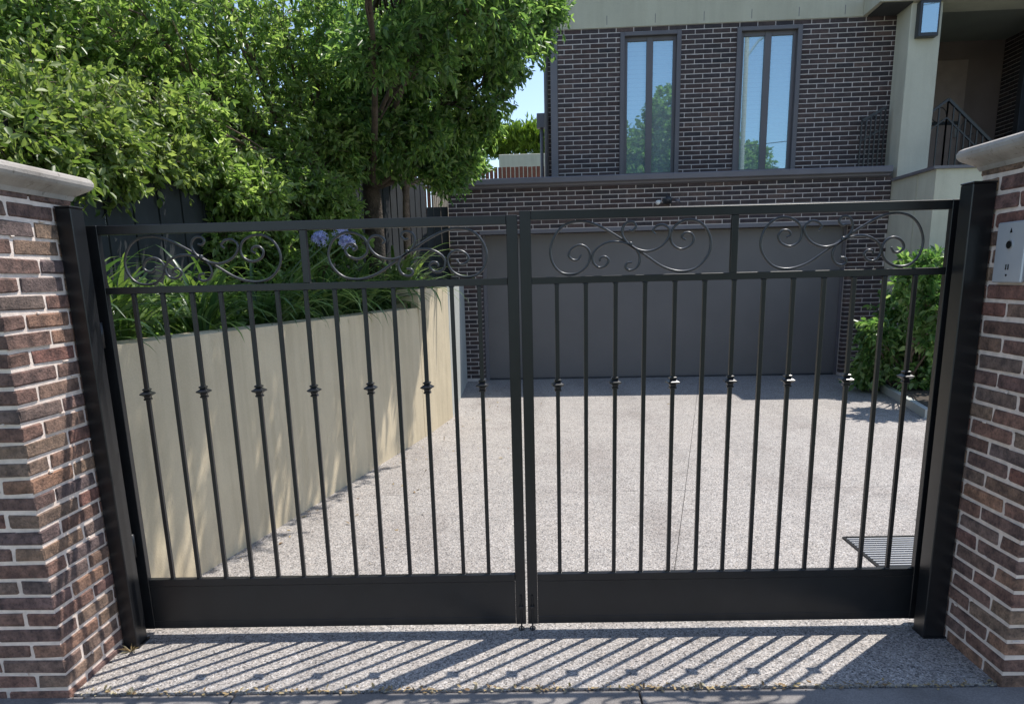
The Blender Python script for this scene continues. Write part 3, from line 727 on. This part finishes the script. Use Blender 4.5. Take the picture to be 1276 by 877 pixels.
# ------------------------------------------------------------------ foliage
def leaf_cloud(tw, lmin, lmax, wr, nl, spread=.9, droop=.25, up=.6):
    """tw: (n,7) twig base xyz, dir xyz, length -> vertices and faces of oval folded leaves"""
    n = len(tw); T = np.repeat(tw, nl, axis=0); k = len(T)
    s = rng.uniform(.1, 1.0, k)[:, None]
    base = T[:, :3]+T[:, 3:6]*T[:, 6:7]*s
    base[:, 2] -= (T[:, 6]*s[:, 0])**2*.6
    d = T[:, 3:6]*.7+rng.normal(0, spread*.6, (k, 3)); d[:, 2] -= droop; d /= np.linalg.norm(d, axis=1)[:, None]
    nrm = rng.normal(0, .6, (k, 3)); nrm[:, 2] += up
    sd_ = np.cross(d, nrm); sd_ /= np.linalg.norm(sd_, axis=1)[:, None]+1e-9
    nn = np.cross(sd_, d)
    L = rng.uniform(lmin, lmax, k)[:, None]; Wd = L*wr*rng.uniform(.8, 1.2, (k, 1))
    b = base; t = base+d*L-nn*L*.12
    l1 = base+d*L*.30+sd_*Wd*.48+nn*Wd*.14; l2 = base+d*L*.68+sd_*Wd*.40+nn*Wd*.10
    r1 = base+d*L*.30-sd_*Wd*.48+nn*Wd*.14; r2 = base+d*L*.68-sd_*Wd*.40+nn*Wd*.10
    V = np.stack([b, l1, l2, t, r2, r1], 1).reshape(-1, 3)
    i = np.arange(k)[:, None]*6
    F = np.concatenate([i+np.array([[0, 3, 2, 1]]), i+np.array([[0, 5, 4, 3]])], 1).reshape(-1, 4)
    return V, F
def np_mesh(name, V, F, m):
    me = bpy.data.meshes.new(name); nv, nf = len(V), len(F); s = F.shape[1]
    me.vertices.add(nv); me.vertices.foreach_set('co', V.astype(np.float32).ravel())
    me.loops.add(nf*s); me.loops.foreach_set('vertex_index', F.astype(np.int32).ravel())
    me.polygons.add(nf); me.polygons.foreach_set('loop_start', np.arange(0, nf*s, s, dtype=np.int32))
    me.materials.append(M[m]); me.update(calc_edges=True); me.validate(); return me
def twigs(clusters, per, tl=(.12, .28), outw=.8, shell=.45):
    out = []
    for (c, r, k) in clusters:
        n = int(per*k)
        q = rng.normal(0, 1, (n, 3)); q /= np.linalg.norm(q, axis=1)[:, None]
        rad = (shell+(1-shell)*rng.random(n))[:, None]
        rr = np.array(r)[None, :]
        p = np.array(c)[None, :]+q*rr*rad
        d = q*outw+rng.normal(0, .55, (n, 3)); d /= np.linalg.norm(d, axis=1)[:, None]
        L = rng.uniform(*tl, n)[:, None]
        out.append(np.concatenate([p-d*L*.5, d, L], 1))
    return np.concatenate(out)
def stick_mesh(tw, r=.0022):
    n = len(tw); a = tw[:, :3]; e = a+tw[:, 3:6]*tw[:, 6:7]; e = e.copy(); e[:, 2] -= tw[:, 6]**2*.6
    d = tw[:, 3:6]; s = np.cross(d, np.array([0, 0, 1.])); s /= np.linalg.norm(s, axis=1)[:, None]+1e-9; u = np.cross(s, d)
    V = np.stack([a+s*r, a-s*.5*r+u*.87*r, a-s*.5*r-u*.87*r, e], 1).reshape(-1, 3)
    i = np.arange(n)[:, None]*4
    F = np.concatenate([i+np.array([[0, 1, 3]]), i+np.array([[1, 2, 3]]), i+np.array([[2, 0, 3]])], 1).reshape(-1, 3)
    return V, F
def limb(mb, p, q, r0, r1, wob=.12, n=7, k=8):
    p, q = Vector(p), Vector(q); L = (q-p).length; pts = []; rs = []
    ph = [rnd.uniform(-1, 1) for _ in range(4)]
    for i in range(k):
        t = i/(k-1); o = Vector((math.sin(3*t+ph[0])-math.sin(ph[0]), math.sin(4*t+ph[1])-math.sin(ph[1]), 0))*wob*L*.3*(1 if i else 0)
        e = (1-t)*t*4
        pts.append(p.lerp(q, t)+Vector((ph[2], ph[3], .35))*e*wob*L*.5); rs.append(r0*(1-t)+r1*t)
    mb.tube(pts, rs, n); return pts
def tree(name, label, base, trunk_top, r0, clusters, per, nl, leaf, lm, bark, group=None, cat='tree', twl=(.12, .28), nb=None, shell=.45, up=.6, lean=None):
    t = thing(name, label, cat, tuple(base), 0, group)
    B = Vector(base)
    tb = MB(); TT = Vector(trunk_top)
    tp = limb(tb, (0, 0, -.05), TT-B, r0, r0*.62, .06, 10, 10)
    tb.build('trunk', bark, t, smooth=True)
    lb = MB()
    fork = [tp[-1], tp[-2], tp[-3], tp[-4]]
    for i, (c, r, k) in enumerate(clusters):
        s = fork[i % len(fork)] if r0 > .02 else tp[-1]
        e = Vector(c)-B
        pts = limb(lb, s, e, max(.006, r0*.34), .006, .14, 6, 8)
        for j in range(5):
            q = rnd.choice(pts[3:]); f_ = e+Vector([rnd.uniform(-.8, .8)*r[a] for a in range(3)])
            limb(lb, q, f_, max(.004, r0*.10), .003, .15, 5, 5)
    lb.build('branches', bark, t, smooth=True)
    cl = [((c[0]-B.x, c[1]-B.y, c[2]-B.z), r, k) for c, r, k in clusters]
    tw = twigs(cl, per, twl, shell=shell)
    V, F = leaf_cloud(tw, leaf[0], leaf[1], leaf[2], nl, up=up)
    link('crown', np_mesh('crown', V, F, lm), t)
    V, F = stick_mesh(tw); link('twigs', np_mesh('twigs', V, F, bark), t)
    return t
def CL(px, py, Y, rx, ry=None, rz=None, k=1.0):
    p = at(px, py, Y); return ((p.x, p.y, p.z), (rx, ry or rx, rz or rx*.8), k)

# near left: bright shrub-like tree hanging over the pillar
ca = [CL(10, 120, 1.5, .30), CL(70, 150, 1.5, .30), CL(20, 185, 1.1, .24), CL(65, 205, 1.2, .18), CL(100, 200, 1.5, .22), CL(135, 218, 1.7, .17), CL(165, 185, 2.0, .26), CL(-10, 225, 1.0, .2),
      CL(205, 195, 2.2, .22), CL(120, 135, 1.9, .30), CL(190, 140, 2.4, .30), CL(-40, 150, 1.3, .3), CL(-70, 90, 1.4, .35), CL(45, 100, 1.9, .3), CL(125, 175, 1.6, .22), CL(40, 165, 1.3, .22)]
tree('broadleaf_tree', 'bright yellow green tree hanging over the left brick pillar', (-1.25, 1.9, .9), (-1.15, 1.85, 2.0), .05, ca, 115, 12, (.028, .070, .48), 'leaf_bright', 'bark', cat='tree')
# left rear: large mid green tree
cb = [CL(400, 235, 3.5, .20), CL(425, 262, 3.7, .16), CL(392, 275, 3.5, .18), CL(365, 235, 3.3, .2), CL(255, 262, 2.8, .14), CL(310, 268, 2.9, .18), CL(222, 185, 2.5, .22), CL(250, 205, 2.6, .22), CL(275, 235, 2.7, .20), CL(235, 150, 2.6, .26), CL(320, 240, 2.9, .22), CL(10, -10, 2.2, .4), CL(60, 30, 2.4, .4), CL(20, 60, 2.2, .38), CL(120, 70, 2.6, .38), CL(180, 20, 2.8, .4), CL(190, 110, 2.8, .34), CL(70, 90, 2.5, .34), CL(225, 225, 2.7, .22), CL(20, 40, 3.0, .5), CL(90, 20, 3.2, .5), CL(160, 60, 3.3, .5), CL(230, 40, 3.4, .5), CL(300, 60, 3.6, .5), CL(360, 40, 3.9, .45), CL(250, 120, 3.2, .45), CL(320, 140, 3.5, .42),
      CL(390, 120, 3.9, .38), CL(230, 190, 3.0, .30), CL(290, 205, 3.1, .30), CL(345, 205, 3.5, .30), CL(300, 255, 3.0, .20), CL(250, 245, 2.8, .2), CL(410, 170, 3.9, .3), CL(375, 260, 3.6, .22), CL(420, 215, 4.0, .2),
      CL(60, 100, 3.0, .45), CL(130, 110, 3.2, .42), CL(100, -60, 3.2, .5, k=.5), CL(260, -60, 3.6, .5, k=.5), CL(400, -50, 4.0, .5, k=.5), CL(-60, 30, 2.9, .5), CL(330, 285, 3.0, .24), CL(290, 300, 2.7, .18), CL(375, 305, 3.3, .22), CL(425, 300, 3.8, .22), CL(350, 325, 3.0, .15)]
bb = at(400, 345, 3.9)
tree('broadleaf_tree', 'mid green tree with a brown forked trunk above the garden bed', (bb.x, bb.y, 1.15), tuple(at(402, 212, 3.9)), .075, cb, 135, 12, (.030, .076, .42), 'leaf_mid', 'bark', cat='tree')
# centre: dark trunk, long deep green leaves, overhanging the drive
cc = [((-.14+(Y-.2)*.2163+.405*t-.16, Y+.35*t, .62+t), (.42, .40, .30), .85) for Y, t in ((.95, 2.95), (1.25, 3.3), (1.6, 2.9), (2.0, 3.15), (2.4, 2.9), (2.8, 3.1), (3.1, 2.9), (1.4, 3.7), (2.1, 3.7), (2.8, 3.6))]+[CL(480, 165, 4.2, .28), CL(438, 150, 4.0, .28), CL(522, 165, 4.3, .26), CL(545, 208, 4.8, .2), CL(425, 195, 4.0, .2), ((.88, 1.40, 3.45), (.24, .22, .22), .6), ((1.06, 1.72, 3.75), (.28, .26, .22), .6), CL(440, 30, 4.0, .50), CL(500, 50, 4.2, .50), CL(560, 30, 4.3, .48), CL(620, 40, 4.6, .42), CL(655, 15, 4.9, .28), CL(600, 105, 4.6, .38), CL(628, 88, 4.8, .20, k=.8), CL(545, 120, 4.5, .42), CL(480, 130, 4.4, .42),
      CL(430, 110, 4.2, .4), CL(570, 165, 4.9, .28), CL(545, 190, 4.9, .30), CL(500, 190, 4.7, .30), CL(450, 190, 4.6, .26), CL(572, 203, 5.0, .18), CL(606, 150, 4.9, .16, k=.6), CL(555, 222, 4.9, .16, k=.8),
      CL(680, 10, 4.9, .22, k=.7), CL(668, 45, 4.8, .18, k=.6), CL(520, -40, 3.6, .45, k=.6), CL(600, -60, 4.2, .45, k=.6), CL(640, -60, 4.4, .4, k=.6), CL(520, 60, 3.2, .35), CL(470, 60, 2.9, .3, k=.8)]
bc = at(466, 345, 5.0)
tc = tree('dark_trunk_tree', 'deep green tree with a thick dark trunk leaning over the driveway wall', (bc.x, bc.y, 1.15), tuple(at(452, 150, 4.8)), .12, cc, 140, 12, (.034, .088, .38), 'leaf_deep', 'bark_dark', cat='tree')
bd3 = at(513, 330, 6.2)
cdd = [CL(520, 150, 6.2, .4), CL(560, 180, 6.4, .35), CL(570, 200, 6.5, .24), CL(480, 190, 6.2, .4), CL(440, 200, 6.0, .35), CL(540, 90, 6.2, .5), CL(590, 205, 6.8, .14, k=.6)]
tree('slender_tree', 'slender grey trunk tree standing right of the thick dark trunk', (bd3.x, bd3.y, 1.15), tuple(at(508, 190, 6.2)), .055, cdd, 150, 10, (.045, .08, .40), 'leaf_deep', 'bark', cat='tree')
# light trees further back closing gaps on the left
cx_ = [((-3.5, 8.5, 3.4), (1.6, .9, 1.2), 1), ((-2.2, 9.0, 4.6), (1.5, .9, 1.3), 1), ((-4.6, 8, 5.4), (1.7, 1, 1.5), 1), ((-1.2, 9.6, 3.6), (1.0, .8, .9), .8), ((-3.2, 9, 6.6), (1.8, 1, 1.4), 1), ((-.9, 10.2, 5.4), (1.0, .9, 1.2), .7)]
tree('neighbour_tree', 'large tree standing in the yard beyond the charcoal fence', (-3.0, 9.2, -.1), (-3.0, 9.2, 3.0), .2, cx_, 420, 10, (.08, .13, .5), 'leaf_mid', 'bark_dark', cat='tree', twl=(.25, .5))

# hedge behind the cream wall (its own thing)
hg = thing('hedge', 'sunlit yellow green hedge growing above the far cream wall', 'hedge', (1.7, 20.0, 3.0))
tw = twigs([((x-1.7, .0, at(650, 178+abs(x-1.7)*3, 20).z-3.05), (.7, .6, .55), 1) for x in (.6, 1.2, 1.8, 2.4, 3.0)], 520, (.15, .35), shell=.2)
tw[:, 5] = abs(tw[:, 5])+.4
V, F = leaf_cloud(tw, .10, .2, .2, 9, spread=.5, droop=-.2); link('foliage', np_mesh('foliage', V, F, 'hedge_leaf'), hg)
MB().box(-1.6, 1.8, -.3, .3, -.6, 1.0).build('stems', 'bark_dark', hg)

# strap leaved clumps in the bed
SL = []
for vi in range(10):
    L = rnd.uniform(.42, .68); wd = rnd.uniform(.016, .027); n = 9; bend = rnd.uniform(.9, 2.3); m_ = MB(); V = []; x = z = 0.; a = R(rnd.uniform(62, 82))
    for i in range(n):
        t_ = i/(n-1); hw = wd/2*(1-t_**3)*(.65+.6*min(1, t_*4)) 
        V += [(x, -hw, z+hw*.35), (x, 0, z), (x, hw, z+hw*.35)]
        x += math.cos(a)*L/(n-1); z += math.sin(a)*L/(n-1); a -= bend/(n-1)*(1.0+.6*t_)
    m_.add(V, [(i*3+j, i*3+j+1, (i+1)*3+j+1, (i+1)*3+j) for i in range(n-1) for j in (0, 1)])
    SL.append(m_.mesh('leaf', 'strap_leaf', True))
def clump(loc, n, sc, label, flowers=()):
    t = thing('agapanthus', label, 'plant', loc, 0, 'strap leaved plants along the garden bed')
    for i in range(n):
        o = link('leaf', rnd.choice(SL), t); a = rnd.uniform(0, 2*math.pi) if i % 5 > 1 else rnd.gauss(-.1, .7); r_ = rnd.uniform(0, .07)
        o.location = (r_*math.cos(a), r_*math.sin(a), rnd.uniform(-.02, .02)); o.rotation_euler = (rnd.uniform(-.25, .25), rnd.uniform(-.75, .35), a)
        s = sc*rnd.uniform(.75, 1.15); o.scale = (s, s, s)
    for (dx, dy, h) in flowers:
        st = MB(); st.tube([(0, 0, 0), (dx*.4, dy*.4, h*.6), (dx, dy, h)], .005, 6); so_ = st.build('flower_stalk', 'strap_leaf', t, smooth=True)
        fm = MB()
        for k in range(46):
            q = Vector((rnd.gauss(0, 1), rnd.gauss(0, 1), rnd.gauss(.35, .8))).normalized(); c = Vector((dx, dy, h))
            e = c+q*rnd.uniform(.030, .05); s1 = q.cross(Vector((0, 0, 1.01))).normalized(); s2_ = q.cross(s1)
            for j in range(5):
                an = j*2*math.pi/5; u_ = s1*math.cos(an)+s2_*math.sin(an); v_ = q.cross(u_)
                fm.add([e, e+u_*.009+q*.005+v_*.004, e+u_*.018+q*.008, e+u_*.009+q*.005-v_*.004], [(0, 1, 2, 3)])
            fm.tube([c, e], .0012, 3)
        fm.build('flower_head', 'flower_blue', so_)
    return t
def wx(Y): return -.135+(Y-.2)*.2163 if Y < 4.06 else .70+(Y-4.06)*.166
cl_spec = [(.55, .20, 44, .95), (.95, .30, 40, 1.0), (1.2, .55, 30, 1.0), (1.45, .24, 44, 1.0), (1.85, .45, 34, 1.05), (2.05, .22, 42, 1.0), (2.5, .3, 40, 1.0), (2.95, .24, 44, 1.0), (3.35, .45, 32, 1.0), (3.6, .26, 42, .95),
           (4.1, .36, 38, .9), (4.6, .30, 44, .95), (5.1, .42, 32, .9), (2.7, .7, 30, 1.1), (1.9, .8, 28, 1.1)]
desc = ['strap leaved clump nearest the left gate post', 'strap leaved clump second from the left gate post on the bed edge', 'strap leaved clump behind the second bed edge clump close to the dark fence', 'strap leaved clump below the scroll at the left end of the gate',
        'strap leaved clump against the charcoal fence before the blue flowers', 'strap leaved clump with blue flower heads under the left gate mullion', 'strap leaved clump just past the blue flowers on the wall edge', 'strap leaved clump halfway along the retaining wall in tree shade',
        'strap leaved clump behind the halfway clump near the brown forked trunk', 'strap leaved clump before the step in the retaining wall', 'strap leaved clump at the step in the retaining wall', 'sunlit yellow green strap leaved clump above the far end of the wall',
        'strap leaved clump farthest back at the end of the wall', 'strap leaved clump beside the blue flowers against the charcoal fence', 'tall strap leaved clump at the fence behind the flowering clump']
for i, ((Y, o_, n, s), dsc) in enumerate(zip(cl_spec, desc)):
    fl_ = []
    if i == 5:
        for px, py in ((399, 298), (424, 288), (432, 303)):
            p = at(px, py, 2.1); fl_.append((p.x-(wx(Y)-.07-o_), p.y-Y, p.z-1.16))
    clump((wx(Y)-.07-o_, Y, 1.16), int(n*1.35), s*(1.0 if Y < 2.3 else 1.15 if Y < 4 else 1.5), dsc, fl_)
# ground cover leaves filling the bed
tw = twigs([((wx(Y)-.75, Y, 1.25), (.5, .35, .30), 1) for Y in np.arange(.7, 6.5, .4)], 80, (.12, .3), shell=.1)
V, F = leaf_cloud(tw, .04, .075, .45, 10); o = link('ground_cover', np_mesh('ground_cover', V, F, 'leaf_deep')); o['kind'] = 'stuff'

# shrub at the right of the garage
sh = thing('garden_shrub', 'leafy green shrub between garage corner and rendered stair base', 'shrub', (6.35, 6.1, 0))
sc_ = [CL(1090, 415, 6.0, .22, k=.8), CL(1135, 350, 5.4, .18, k=.7), CL(1100, 440, 6.2, .34), CL(1150, 430, 6.0, .36), CL(1125, 385, 6.2, .30), CL(1160, 375, 5.1, .30), CL(1150, 335, 5.1, .20), CL(1170, 410, 5.0, .3, k=.8), CL(1185, 420, 5.9, .4), CL(1165, 330, 6.1, .22, k=.8), CL(1080, 462, 6.3, .2), CL(1150, 470, 5.8, .3), CL(1200, 360, 6.0, .4)]
cl = [((c[0]-6.35, c[1]-6.1, c[2]), r, k) for c, r, k in sc_]
tw = twigs(cl, 90, (.12, .25), shell=.35); V, F = leaf_cloud(tw, .06, .11, .5, 9, up=.9)
link('foliage', np_mesh('foliage', V, F, 'shrub_leaf'), sh)
sm = MB()
for c, r, k in cl:
    for j in range(3): limb(sm, (rnd.uniform(-.15, .15), rnd.uniform(-.1, .1), -.02), (c[0]+rnd.uniform(-.1, .1), c[1], c[2]+rnd.uniform(-.1, .2)), .014, .004, .1, 5, 6)
sm.build('stems', 'bark', sh)
V, F = stick_mesh(tw); link('twigs', np_mesh('twigs', V, F, 'bark'), sh)
b = MB(); b.prism([(5.72, 4.50), (6.9, 4.50), (6.9, 6.68), (6.20, 6.68)], -.02, .09); b.build('shrub_bed', 'wall_grey')['kind'] = 'structure'
b = MB(); b.prism([(5.80, 4.57), (6.86, 4.57), (6.86, 6.62), (6.26, 6.62)], .0, .096); b.build('shrub_bed_soil', 'soil')['kind'] = 'structure'

# drain grate
gr = thing('drain_grate', 'black steel drain grate in the driveway behind the right gate', 'grate', (3.49, .72, .0))
MB().box(0, .012, 0, .44, -.01, .010).build('frame_bar', 'black_metal', gr)
MB().box(0.0125, .9, 0, .012, -.01, .010).build('frame_bar', 'black_metal', gr)
MB().box(0.0125, .9, .428, .44, -.01, .010).build('frame_bar', 'black_metal', gr)
MB().box(.0125, .9, .0125, .4275, .0005, .002).build('pit', 'lens_black', gr)
me = MB().box(0.013, .9, -.0065, .0065, .0022, .0095, .001).mesh('slat', 'zinc')
for i in range(13): link('slat', me, gr, loc=(0, .030+i*.0315, 0))

n = 90; tw = np.zeros((n, 7)); tw[:, 1] = rng.uniform(.6, 7.2, n); tw[:, 0] = -.10+(tw[:, 1]-.2)*.205+np.abs(rng.normal(0, .5, n))**1.5+.02; tw[:, 2] = .004
tw[:, 3:5] = rng.normal(0, 1, (n, 2)); tw[:, 6] = .004
V, F = leaf_cloud(tw, .015, .045, .42, 1, droop=0, up=3.0); V[:, 2] = np.maximum(V[:, 2], .0018)
o = link('fallen_leaves', np_mesh('fallen_leaves', V, F, 'litter')); o['kind'] = 'stuff'
# litter at the pavement joint, weed at the post
n = 420; tw = np.zeros((n, 7)); tw[:, 0] = rng.uniform(-.05, 3.5, n); tw[:, 1] = rng.normal(-.343, .010, n); tw[:, 2] = .003
tw[:, 3:5] = rng.normal(0, 1, (n, 2)); tw[:, 6] = .004
V, F = leaf_cloud(tw, .008, .026, .45, 1, droop=0, up=2.5); V[:, 2] = np.maximum(V[:, 2], .0015)
o = link('leaf_litter', np_mesh('leaf_litter', V, F, 'litter')); o['kind'] = 'stuff'
wd = thing('weed', 'small dry grass tuft at the foot of the left gate post', 'weed', (.05, -.03, 0))
wm = MB()
for i in range(16):
    a = rnd.uniform(0, 6.28); L = rnd.uniform(.03, .07); d = Vector((math.cos(a), math.sin(a), rnd.uniform(.4, 1.3))).normalized(); s = Vector((-math.sin(a), math.cos(a), 0))*.002
    wm.add([-s, s, d*L*.6+s, d*L+Vector((0, 0, -.01)), d*L*.6-s], [(0, 1, 2, 3, 4)])
wm.build('blades', 'litter', wd)

# ------------------------------------------------------------------ across the street (seen in the window glass)
for i, (x, y, h, r_, lab) in enumerate([(4.3, -27, 9.8, 3.0, 'round street tree across the road from the gate, widest one'), (7.8, -26, 12.0, 2.2, 'tall street tree across the road right of the round one'), (11.9, -27, 9.2, 1.9, 'small street tree across the road beside the power pole')]):
    cl = [((x+rnd.uniform(-.6, .6)*r_, y+rnd.uniform(-.4, .4)*r_, h*.62+rnd.uniform(-.22, .24)*h), (r_*.55, r_*.5, h*.2), 1) for _ in range(14)]
    tree('street_tree', lab, (x, y, -.15), (x, y, h*.45), .22, cl, 190, 10, (.22, .34, .55), 'leaf_mid', 'bark', cat='tree', twl=(.4, .8), group='street trees across the road')
pp = thing('power_pole', 'timber power pole across the road with wires', 'pole', (11.4, -25, -.15))
MB().tube([(0, 0, 0), (0, 0, 5), (0, 0, 14.8)], [.16, .14, .12], 12).build('shaft', 'timber_grey', pp, smooth=True)
MB().tube([(0, 0, 13.2), (.6, 0, 14.0), (1.6, 0, 14.6)], .07, 8).build('lamp_arm', 'steel', pp)
for dz in (0, 1.4): MB().tube([(0, .1, 8.6+dz*4), (6, .1, 9.0+dz*4), (14, .1, 9.9+dz*4), (26, .1, 12+dz*4)], .022, 5).build('wire', 'black_metal', pp)
